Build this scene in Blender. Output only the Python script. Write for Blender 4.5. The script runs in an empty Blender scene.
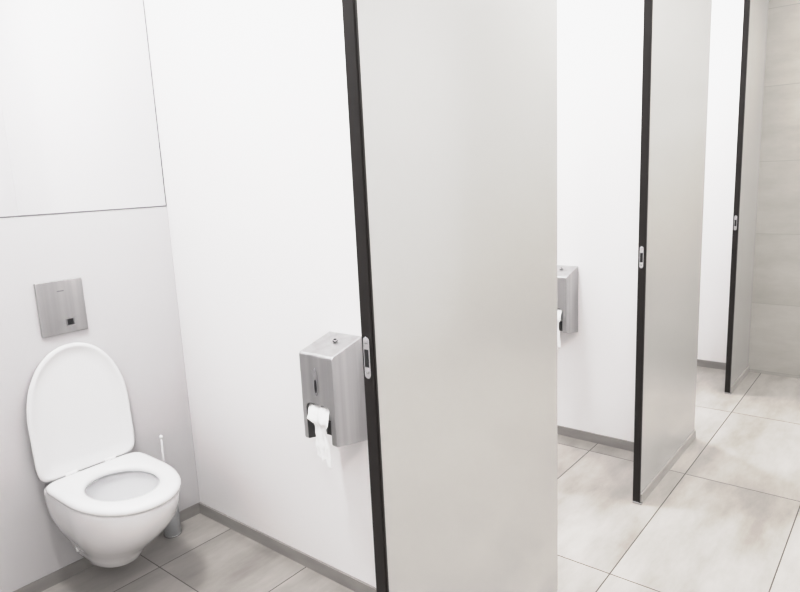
import bpy, bmesh, math
import numpy as np
from mathutils import Vector, Matrix, noise
sc=bpy.context.scene
vs=sc.view_settings
vs.view_transform='Standard'
vs.look='None'
# soft highlight roll-off, like the camera's own tone curve
vs.use_curve_mapping=True
cm=vs.curve_mapping
cm.white_level=(2,2,2)
cv=cm.curves[3]
cv.points[0].location=(0,0);cv.points[-1].location=(1,.93)
for px,py in ((.10,.215),(.22,.51),(.32,.72),(.5,.85)): cv.points.new(px,py)
cm.update()
COL=sc.collection
P=1.6837; XP=1.4654; YB=1.5802; ZC=3.0; ZL=1.387
T=0.030; YF=-.010; XE=4.86
X0S=[.948+i*(P-.003) for i in range(-1,3)]
X1S=[1.812-P,1.812,3.492,XE-.001]

# ---------------- materials ----------------
def mat(name,col,rough=.5,metal=0,spec=.5,coat=0,emit=None,es=0,trans=0,ior=1.45,cr=.05):
    m=bpy.data.materials.new(name);m.use_nodes=True
    b=m.node_tree.nodes['Principled BSDF']
    b.inputs['Base Color'].default_value=(*col,1)
    b.inputs['Roughness'].default_value=rough
    b.inputs['Metallic'].default_value=metal
    b.inputs['Specular IOR Level'].default_value=spec
    b.inputs['Coat Weight'].default_value=coat
    b.inputs['Coat Roughness'].default_value=cr
    b.inputs['Transmission Weight'].default_value=trans
    b.inputs['IOR'].default_value=ior
    if emit: 
        b.inputs['Emission Color'].default_value=(*emit,1);b.inputs['Emission Strength'].default_value=es
    return m
def noisy(m,scale,c1,c2,vec=(1,1,1),bump=0,rough=None):
    nt=m.node_tree;N=nt.nodes;L=nt.links;b=N['Principled BSDF']
    tc=N.new('ShaderNodeTexCoord');mp=N.new('ShaderNodeMapping');mp.inputs['Scale'].default_value=vec
    n=N.new('ShaderNodeTexNoise');n.inputs['Scale'].default_value=scale;n.inputs['Detail'].default_value=6
    r=N.new('ShaderNodeValToRGB');r.color_ramp.elements[0].position=.3;r.color_ramp.elements[1].position=.7
    r.color_ramp.elements[0].color=(*c1,1);r.color_ramp.elements[1].color=(*c2,1)
    L.new(tc.outputs['Object'],mp.inputs[0]);L.new(mp.outputs[0],n.inputs[0]);L.new(n.outputs[0],r.inputs[0]);L.new(r.outputs[0],b.inputs['Base Color'])
    if bump:
        bp=N.new('ShaderNodeBump');bp.inputs['Strength'].default_value=bump;bp.inputs['Distance'].default_value=.002
        L.new(n.outputs[0],bp.inputs['Height']);L.new(bp.outputs[0],b.inputs['Normal'])
    return m
def tilemat(name,ax,ay,px,py,ox,oy,c1,c2,grout,gw=.0035,rough=.3,stretch=(1,3,1)):
    """faintly streaky stone-look tile on world-scale object coordinates"""
    m=mat(name,c1,rough);nt=m.node_tree;N=nt.nodes;L=nt.links;b=N['Principled BSDF']
    tc=N.new('ShaderNodeTexCoord');sp=N.new('ShaderNodeSeparateXYZ');L.new(tc.outputs['Object'],sp.inputs[0])
    def M(op,a,bb=None,cc=None):
        n=N.new('ShaderNodeMath');n.operation=op
        for i,v in enumerate((a,bb,cc)):
            if v is None: continue
            if isinstance(v,(int,float)): n.inputs[i].default_value=v
            else: L.new(v,n.inputs[i])
        return n.outputs[0]
    u=M('DIVIDE',M('SUBTRACT',sp.outputs[ax],ox),px);v=M('DIVIDE',M('SUBTRACT',sp.outputs[ay],oy),py)
    def line(t,p):
        f=M('FRACT',t);d=M('MINIMUM',f,M('SUBTRACT',1.0,f));return M('LESS_THAN',M('MULTIPLY',d,p),gw/2)
    g=M('MAXIMUM',line(u,px),line(v,py))
    cb=N.new('ShaderNodeCombineXYZ');L.new(M('FLOOR',u),cb.inputs[0]);L.new(M('FLOOR',v),cb.inputs[1])
    wn=N.new('ShaderNodeTexWhiteNoise');L.new(cb.outputs[0],wn.inputs[0])
    sc_=N.new('ShaderNodeVectorMath');sc_.operation='MULTIPLY_ADD';L.new(wn.outputs['Color'],sc_.inputs[0]);sc_.inputs[1].default_value=(9,9,9);L.new(tc.outputs['Object'],sc_.inputs[2])
    mp=N.new('ShaderNodeMapping');mp.inputs['Scale'].default_value=stretch;mp.inputs['Rotation'].default_value=(0,0,.06);L.new(sc_.outputs[0],mp.inputs[0])
    n=N.new('ShaderNodeTexNoise');n.inputs['Scale'].default_value=2.0;n.inputs['Detail'].default_value=8;n.inputs['Roughness'].default_value=.62;n.inputs['Distortion'].default_value=0
    L.new(mp.outputs[0],n.inputs[0])
    r=N.new('ShaderNodeValToRGB');r.color_ramp.elements[0].position=.3;r.color_ramp.elements[1].position=.68
    r.color_ramp.elements[0].color=(*c2,1);r.color_ramp.elements[1].color=(*c1,1);L.new(n.outputs[0],r.inputs[0])
    mx=N.new('ShaderNodeMixRGB');L.new(g,mx.inputs[0]);L.new(r.outputs[0],mx.inputs[1]);mx.inputs[2].default_value=(*grout,1)
    L.new(mx.outputs[0],b.inputs['Base Color'])
    L.new(M('MULTIPLY_ADD',g,.4,rough),b.inputs['Roughness'])
    bp=N.new('ShaderNodeBump');bp.inputs['Strength'].default_value=.4;bp.inputs['Distance'].default_value=.0012
    L.new(M('SUBTRACT',1.0,g),bp.inputs['Height']);L.new(bp.outputs[0],b.inputs['Normal'])
    return m
M_floor=tilemat('floor_stone_tile',0,1,.955,.477,2.075,-.09,(.49,.468,.445),(.31,.293,.275),(.13,.12,.11),gw=.004,rough=.28)
M_endw=tilemat('wall_stone_tile',1,2,.955,.477,-.6,.02,(.50,.487,.462),(.41,.397,.372),(.36,.35,.33),gw=.003,rough=.3,stretch=(1,1,3))
M_base=noisy(mat('skirting_tile',(.3,.28,.26),.4),5,(.30,.285,.275),(.38,.365,.35),(1,1,4))
M_base2=noisy(mat('skirting_metal_tile',(.5,.5,.5),.35),5,(.36,.345,.33),(.43,.415,.40),(1,1,4))
M_white=mat('white_laminate',(.885,.873,.876),.38,spec=.4)
M_panel=mat('front_panel_laminate',(.415,.413,.405),.3,coat=1,cr=.14,ior=1.6)
M_panel.node_tree.nodes['Principled BSDF'].inputs['Coat IOR'].default_value=2.0
M_low=mat('lower_back_panel',(.65,.643,.652),.3)
M_mirror=mat('mirror',(.80,.80,.81),.012,metal=1)
M_ceil=mat('ceiling_paint',(.88,.88,.88),.8)
M_black=mat('black_edge_profile',(.010,.007,.006),.45)
M_gap=mat('joint_grey',(.27,.27,.28),.4)
M_cer=mat('glazed_ceramic',(.86,.86,.87),.12,coat=.6)
M_seat=mat('white_thermoset_plastic',(.85,.85,.855),.2,coat=.2)
M_steel=noisy(mat('brushed_steel',(.5,.5,.5),.32,metal=1),30,(.47,.47,.475),(.58,.58,.58),(1,1,.03))
M_chrome=mat('polished_chrome',(.55,.55,.56),.15,metal=1)
M_dark=mat('dark_plastic',(.015,.015,.017),.3)
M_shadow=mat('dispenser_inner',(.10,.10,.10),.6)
M_paper=noisy(mat('tissue_paper',(.9,.9,.9),.95),60,(.9,.9,.9),(.94,.94,.94),bump=.3)
M_frost=mat('frosted_glass',(.9,.92,.93),.25,trans=.6)
M_lamp=mat('lamp_diffuser',(1,1,1),.5,emit=(1,1,1),es=6)
M_water=mat('bowl_water',(.75,.78,.8),.03,spec=.8)

# ---------------- helpers ----------------
def link(o,parent=None):
    COL.objects.link(o)
    if parent is not None: o.parent=parent
    return o
def empty(name,loc):
    e=bpy.data.objects.new(name,None);e.location=loc;e.empty_display_size=.05;COL.objects.link(e);return e
def frombm(name,bm,m,parent=None,loc=(0,0,0),smooth=False,bevel=0,seg=3,rot=None):
    bmesh.ops.recalc_face_normals(bm,faces=bm.faces)
    me=bpy.data.meshes.new(name);bm.to_mesh(me);bm.free()
    for mm in (m if isinstance(m,(list,tuple)) else [m]): me.materials.append(mm)
    if smooth:
        for p in me.polygons:p.use_smooth=True
    o=bpy.data.objects.new(name,me);o.location=loc
    if rot:o.rotation_euler=rot
    if bevel:
        b=o.modifiers.new('bev','BEVEL');b.width=bevel;b.segments=seg;b.limit_method='ANGLE';b.angle_limit=.6
    return link(o,parent)
def box(name,a,b,m,parent=None,bevel=0,seg=2):
    bm=bmesh.new();bmesh.ops.create_cube(bm,size=1)
    c=[(a[i]+b[i])/2 for i in range(3)];s=[abs(b[i]-a[i]) for i in range(3)]
    for v in bm.verts: v.co=Vector([v.co[i]*s[i] for i in range(3)])
    return frombm(name,bm,m,parent,c,bevel=bevel,seg=seg)
def wbox(name,a,b,m):
    bm=bmesh.new();bmesh.ops.create_cube(bm,size=1)
    for v in bm.verts: v.co=Vector([(a[i]+b[i])/2+v.co[i]*abs(b[i]-a[i]) for i in range(3)])
    return frombm(name,bm,m)
def cyl(name,r,h,loc,m,parent=None,axis='Z',r2=None,seg=32,bevel=0):
    bm=bmesh.new();bmesh.ops.create_cone(bm,cap_ends=True,segments=seg,radius1=r,radius2=r if r2 is None else r2,depth=h)
    if axis=='X': bmesh.ops.rotate(bm,matrix=Matrix.Rotation(math.pi/2,3,'Y'),verts=bm.verts)
    if axis=='Y': bmesh.ops.rotate(bm,matrix=Matrix.Rotation(-math.pi/2,3,'X'),verts=bm.verts)
    o=frombm(name,bm,m,parent,loc,bevel=bevel)
    for p in o.data.polygons: p.use_smooth=len(p.vertices)==4
    return o
def rings(name,rs,m,parent=None,cap0=False,cap1=False,loc=(0,0,0),smooth=True,rot=None,closed=False):
    bm=bmesh.new();R=[[bm.verts.new(p) for p in r] for r in rs];n=len(R[0])
    pairs=list(zip(R[:-1],R[1:]))
    if closed: pairs.append((R[-1],R[0]))
    for a,b in pairs:
        for i in range(n): bm.faces.new((a[i],a[(i+1)%n],b[(i+1)%n],b[i]))
    if cap0: bm.faces.new(R[0])
    if cap1: bm.faces.new(R[-1][::-1])
    return frombm(name,bm,m,parent,loc,smooth=smooth,rot=rot)

# ---------------- room shell ----------------
wbox('floor',(-1.6,-2.4,-.06),(XE+.1,YB+.1,0),M_floor)
wbox('ceiling',(-1.6,-2.4,ZC),(XE+.1,YB+.1,ZC+.06),M_ceil)
wbox('wall_back',(-1.6,YB,0),(XE+.1,YB+.1,ZC),M_white)
wbox('wall_right',(XE,-2.4,0),(XE+.1,YB,ZC),M_endw)
wbox('wall_left',(-1.7,-2.4,0),(-1.6,YB+.1,ZC),M_white)
wbox('wall_front',(-1.6,-2.5,0),(XE+.1,-2.4,ZC),M_white)
def partition(x,i,th=.03):
    return wbox('stall_partition' if i==0 else 'stall_partition.%03d'%i,(x,T+YF+.0005,0),(x+th,YB-.0005,ZC-.0005),M_white)
partition(XP,0);partition(XP+P,1);partition(XP+2*P,2,.026);partition(XP-P-.03,3)
BH=.05
for i in range(3):
    xr=XP+i*P; xl=xr-P+(.03 if i else 0)
    wbox('baseboard_stall_side_%d'%(i+1),(xr-.009,T+YF+.001,0),(xr-.0003,YB-.010,BH),M_base)
    wbox('baseboard_stall_back_%d'%(i+1),(xl+.001,YB-.0092,0),(xr-.0003,YB-.0003,BH),M_base)
    wbox('wall_back_lower_panel_%d'%(i+1),(xl+.001,YB-.006,BH+.001),(xr-.001,YB-.0003,ZL-.003),M_low)
    wbox('wall_mirror_%d'%(i+1),(xl+.003,YB-.006,ZL+.003),(xr-.005,YB-.0003,ZC-.002),M_mirror)
    wbox('trim_joint_%d'%(i+1),(xl+.001,YB-.0065,ZL-.002),(xr-.001,YB-.0003,ZL+.003),M_gap)
    wbox('trim_corner_%d'%(i+1),(xr-.005,YB-.0065,ZL+.003),(xr-.0003,YB-.0003,ZC-.002),M_gap)
# ---------------- front panels ----------------
for x0,x1 in zip(X0S,X1S):
    e=empty('stall_front_panel',(x0,YF,0))
    w=x1-x0
    box('panel',(.003,0,.03),(w,T-.002,ZC-.001),M_panel,e,bevel=.001)
    box('panel_inner_face',(.003,T-.0022,.03),(w,T,ZC-.001),M_white,e)
    box('skirting',(.003,-.008,0.0005),(w,T,.045),M_base2,e)
    box('edge_profile',(-.004,.0005,.006),(.0035,T-.0005,ZC-.001),M_black,e,bevel=.0012)
    box('profile_lip',(-.001,-.0015,.006),(.0045,.0005,ZC-.001),M_black,e)
    box('foot_cap',(-.007,-.010,0.0005),(.012,T-.001,.010),M_chrome,e,bevel=.002)
    bm=bmesh.new();n=12;pts=[]
    r=.0085;hh=.037
    for s in range(n+1):
        a=math.pi*s/n;pts.append((0,r*math.cos(a),hh+r*math.sin(a)))
    for s in range(n+1):
        a=math.pi+math.pi*s/n;pts.append((0,r*math.cos(a),-hh+r*math.sin(a)))
    f=bm.faces.new([bm.verts.new(p) for p in pts]);ex=bmesh.ops.extrude_face_region(bm,geom=[f])
    bmesh.ops.translate(bm,vec=(-.003,0,0),verts=[v for v in ex['geom'] if isinstance(v,bmesh.types.BMVert)])
    frombm('strike_plate',bm,M_chrome,e,(-.004,T/2,1.093),bevel=.0008)
    box('strike_slot',(-.0078,T/2-.0055,1.073),(-.0060,T/2+.0055,1.111),M_dark,e,bevel=.0005)
    cyl('screw_upper',.003,.002,(-.0075,T/2,1.125),M_steel,e,'X',seg=12)
    cyl('screw_lower',.003,.002,(-.0075,T/2,1.061),M_steel,e,'X',seg=12)
for i,xh in enumerate(X1S[:3]):
    e=empty('door_%d'%(i+1),(xh-.006,T+YF+.012,0)); e.rotation_euler=(0,0,math.radians(88+0))
    box('leaf',(0,0,.02),(.775,.028,ZC-.02),M_white,e,bevel=.001)
    for z in (.3,1.2,2.2): cyl('hinge',.009,.07,(-.002,.014,z),M_chrome,e,bevel=.001)
    cyl('knob_neck',.008,.05,(.715,.050,1.09),M_chrome,e,'Y')
    cyl('knob',.022,.02,(.715,.078,1.09),M_chrome,e,'Y',bevel=.004)

# ---------------- toilet ----------------
NP=96
def outline(w,yf,yr,yc,z,nr=3.2,nf=2.1,x0=0):
    pts=[]
    for s in range(NP):
        a=2*math.pi*s/NP;c,sn=math.cos(a),math.sin(a)
        n=nf if sn<0 else nr
        x=w*math.copysign(abs(c)**(2/n),c)
        y=yc+(yc-yf if sn<0 else yr-yc)*math.copysign(abs(sn)**(2/n),sn)
        pts.append((x0+x,y,z))
    return pts
TX=0.996
t=empty('wall_hung_toilet',(TX,YB,0))
ye=-.0065
outer=[(.050,-.225,.088,-.13),(.080,-.258,.090,-.14),(.092,-.276,.103,-.15),(.101,-.296,.130,-.16),(.116,-.333,.165,-.18),
       (.137,-.385,.205,-.20),(.157,-.440,.252,-.22),(.172,-.485,.300,-.24),(.179,-.510,.345,-.25),(.181,-.520,.385,-.25),(.179,-.518,.397,-.25),(.176,-.513,.401,-.25)]
R=[outline(w,yf,ye,yc,z,nr=8) for w,yf,z,yc in outer]
def ell(w,l,yc,z): return [(w*math.cos(2*math.pi*s/NP),yc+l*math.sin(2*math.pi*s/NP),z) for s in range(NP)]
R+=[ell(.132,.170,-.290,.401),ell(.126,.164,-.290,.392),ell(.124,.160,-.290,.370),ell(.116,.150,-.288,.32),ell(.098,.130,-.28,.26),ell(.07,.095,-.265,.21),ell(.05,.065,-.255,.175),ell(.03,.04,-.255,.15)]
rings('bowl',R,M_cer,t,cap0=True,cap1=True)
rings('water',[ell(.080,.108,-.270,.225),ell(.04,.05,-.270,.2251),ell(.01,.01,-.270,.2251)],M_water,t,cap1=True)
def seatring(inset,z,hole):
    if hole: return ell(.116+inset,.146+inset,-.290,z)
    return outline(.187-inset,-.532+inset,-.058-inset,-.25,z,nr=9)
rings('seat',[seatring(.006,.403,0),seatring(.001,.407,0),seatring(0,.414,0),seatring(.002,.421,0),seatring(.008,.427,0),seatring(.02,.430,0),
   seatring(.022,.429,1),seatring(.010,.426,1),seatring(.002,.420,1),seatring(0,.411,1),seatring(.004,.403,1)],M_seat,t,closed=True)
def lo(inset,z): 
    return [(x,y+.03,z) for x,y,_ in outline(.188-inset,-.520+inset,-.030-inset,-.24,0,nr=9)]
lid=[lo(.010,0),lo(.003,.001),lo(0,.005),lo(0,.011),lo(.003,.015),lo(.012,.018)]
inner=[lo(.014,.0),lo(.022,.006),lo(.06,.007)]
L=rings('lid',inner[::-1]+lid+[lo(.05,.019)],M_seat,t,cap0=True,cap1=True,loc=(0,-.054,.418),rot=(math.radians(-93.3),0,0))
for sx in(-.075,.075):
    cyl('hinge_barrel',.010,.045,(sx,-.050,.424),M_seat,t,'X',bevel=.003)
    cyl('hinge_post',.012,.025,(sx,-.050,.413),M_chrome,t,bevel=.002)
for sx in (-1,1):
    cyl('mount_cap',.009,.006,(sx*.1075,-.09,.142),M_seat,t,'X',bevel=.001)

# flush plate
fp=empty('flush_plate',(.991,YB-.006,1.047))
box('plate',(-.083,-.012,-.10),(.083,0,.10),M_steel,fp,bevel=.003)
box('sensor_window',(.005,-.0135,-.073),(.036,-.0118,-.045),M_chrome,fp,bevel=.0006)
box('sensor_eye',(.010,-.0143,-.070),(.031,-.0130,-.048),M_dark,fp,bevel=.0006)
box('logo',(-.012,-.0124,.058),(.012,-.0119,.062),M_gap,fp)

# toilet brush
tb=empty('toilet_brush',(1.285,1.515,0))
def circ(r,z,n=40): return [(r*math.cos(2*math.pi*s/n),r*math.sin(2*math.pi*s/n),z) for s in range(n)]
rings('holder',[circ(.034,.001),circ(.036,.004),circ(.036,.15),circ(.034,.154),circ(.032,.15),circ(.032,.01)],M_frost,tb,cap0=True,cap1=True)
cyl('holder_base_ring',.0375,.008,(0,0,.005),M_chrome,tb,bevel=.002)
cyl('lid_disc',.033,.006,(0,0,.159),M_frost,tb,bevel=.001)
cyl('handle',.0048,.28,(0,0,.30),M_low,tb)
bm=bmesh.new();bmesh.ops.create_uvsphere(bm,u_segments=20,v_segments=12,radius=.008);frombm('handle_tip',bm,M_seat,tb,(0,0,.443),smooth=True)
cyl('bristles',.024,.08,(0,0,.06),M_seat,tb,bevel=.008)

# ---------------- paper dispensers ----------------
def dispenser(x,idx):
    e=empty('toilet_paper_dispenser',(x,.505,0))
    D=.145;W=.150
    prof=[(-.0005,.602),(-D+.004,.628),(-D,.634),(-D,.917),(-D+.006,.924),(-.0005,.960)]
    bm=bmesh.new();f=bm.faces.new([bm.verts.new((px,0,pz)) for px,pz in prof]);ex=bmesh.ops.extrude_face_region(bm,geom=[f])
    bmesh.ops.translate(bm,vec=(0,W,0),verts=[v for v in ex['geom'] if isinstance(v,bmesh.types.BMVert)])
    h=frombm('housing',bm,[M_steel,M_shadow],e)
    bm=bmesh.new();pts=[]
    zt=.755;yc=.078;hw=.054;r=.02
    pts=[(yc-hw,.55),(yc+hw,.55),(yc+hw,zt-r)]
    for s in range(1,7):
        a=s/6*math.pi/2;pts.append((yc+hw-r+r*math.cos(a),zt-r+r*math.sin(a)))
    for s in range(0,7):
        a=math.pi/2+s/6*math.pi/2;pts.append((yc-hw+r+r*math.cos(a),zt-r+r*math.sin(a)))
    f=bm.faces.new([bm.verts.new((-D-.05,py,pz)) for py,pz in pts]);ex=bmesh.ops.extrude_face_region(bm,geom=[f])
    bmesh.ops.translate(bm,vec=(.135,0,0),verts=[v for v in ex['geom'] if isinstance(v,bmesh.types.BMVert)])
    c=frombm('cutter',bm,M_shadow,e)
    bo=h.modifiers.new('b','BOOLEAN');bo.object=c;bo.operation='DIFFERENCE'
    bv=h.modifiers.new('bev','BEVEL');bv.width=.003;bv.segments=2;bv.limit_method='ANGLE';bv.angle_limit=.6
    dg=bpy.context.evaluated_depsgraph_get();me=bpy.data.meshes.new_from_object(h.evaluated_get(dg))
    h.modifiers.clear();h.data=me
    bpy.data.objects.remove(c)
    bm=bmesh.new();n=20
    f=bm.faces.new([bm.verts.new((0,.0095*math.cos(2*math.pi*s/n),.046*math.copysign(abs(math.sin(2*math.pi*s/n))**.8,math.sin(2*math.pi*s/n)))) for s in range(n)])
    ex=bmesh.ops.extrude_face_region(bm,geom=[f]);bmesh.ops.translate(bm,vec=(-.003,0,0),verts=[v for v in ex['geom'] if isinstance(v,bmesh.types.BMVert)])
    frombm('slot_frame',bm,M_chrome,e,(-D,.078,.832),bevel=.0008)
    bm=bmesh.new()
    f=bm.faces.new([bm.verts.new((0,.0048*math.cos(2*math.pi*s/n),.022*math.sin(2*math.pi*s/n))) for s in range(n)])
    ex=bmesh.ops.extrude_face_region(bm,geom=[f]);bmesh.ops.translate(bm,vec=(-.002,0,0),verts=[v for v in ex['geom'] if isinstance(v,bmesh.types.BMVert)])
    frombm('slot_window',bm,M_dark,e,(-D-.002,.078,.819))
    cyl('lock',.009,.006,(-.055,.070,.9495),M_chrome,e,bevel=.001)
    cyl('lock_core',.0045,.002,(-.055,.070,.9535),M_dark,e,seg=16)
    cyl('roll',.034,.07,(-.050,.085,.70),M_paper,e,'Y')
    # sheet: folded wad filling the opening, then a narrower hanging tail
    bm=bmesh.new();nu,nv=36,50;G=[]
    for j in range(nv):
        row=[];v=j/(nv-1)
        for i in range(nu):
            u=i/(nu-1)-.5
            k=min(1,max(0,(v-.25)/.12));k=k*k*(3-2*k)
            wd=.098*(1-k)+.058*k
            y=.078+u*wd-.014*v
            z=.750-.185*v+ (.006*math.sin(u*9+2)+.03*u)*v
            xx=-D+.012-.024*math.sin(min(1,v*3.5)*math.pi*.5)+.012*k+.0035*math.sin(u*15+v*3)*(.5+v)+.006*noise.noise(Vector((u*5,v*6,idx*3.1)))
            y+=.003*noise.noise(Vector((u*4+9,v*7,idx)))
            row.append(bm.verts.new((xx,y,z)))
        G.append(row)
    for j in range(nv-1):
        for i in range(nu-1): bm.faces.new((G[j][i],G[j][i+1],G[j+1][i+1],G[j+1][i]))
    s=frombm('hanging_sheet',bm,M_paper,e,smooth=True);so=s.modifiers.new('s','SOLIDIFY');so.thickness=.001
    return e
for i in range(3): dispenser(XP+i*P,i)

# ---------------- lights ----------------
def lamp(x,y,pw,r=.16):
    e=empty('ceiling_downlight',(x,y,ZC))
    rings('trim_ring',[[(a*rr,b*rr,z) for a,b,_ in circ(1,0)] for rr,z in ((r+.02,-.0005),(r+.02,-.008),(r+.004,-.012),(r,-.006),(r,-.0005))],M_white,e)
    cyl('diffuser',r,.004,(0,0,-.0035),M_lamp,e,seg=40)
    l=bpy.data.lights.new('downlight_light','AREA');l.shape='DISK';l.size=2*r*.95;l.energy=pw;l.color=(1,.992,.985)
    o=bpy.data.objects.new('downlight_light',l);o.location=(0,0,-.014);link(o,e)
for x in (.60,2.30,4.0): lamp(x,.85,30)
for x in (-.6,1.2,3.0,4.3): lamp(x,-1.3,25)
w=bpy.data.worlds.new('World');sc.world=w;w.use_nodes=True
w.node_tree.nodes['Background'].inputs[0].default_value=(.9,.95,1,1);w.node_tree.nodes['Background'].inputs[1].default_value=.3

# ---------------- camera ----------------
f,yaw,pit,roll,cy=6.3635,.8815,.1843,-.0467,-.8683
fw=Vector((math.sin(yaw)*math.cos(pit),math.cos(yaw)*math.cos(pit),-math.sin(pit)))
r=Vector((math.cos(yaw),-math.sin(yaw),0));u=r.cross(fw)
c,s=math.cos(roll),math.sin(roll)
r2=c*r+s*u;u2=-s*r+c*u
cd=bpy.data.cameras.new('camera');cd.sensor_width=36;cd.lens=f*100*36/800;cd.clip_start=.02
co=bpy.data.objects.new('camera',cd)
m=Matrix(((r2.x,u2.x,-fw.x,0),(r2.y,u2.y,-fw.y,cy),(r2.z,u2.z,-fw.z,1.46),(0,0,0,1)))
co.matrix_world=m;COL.objects.link(co);sc.camera=co
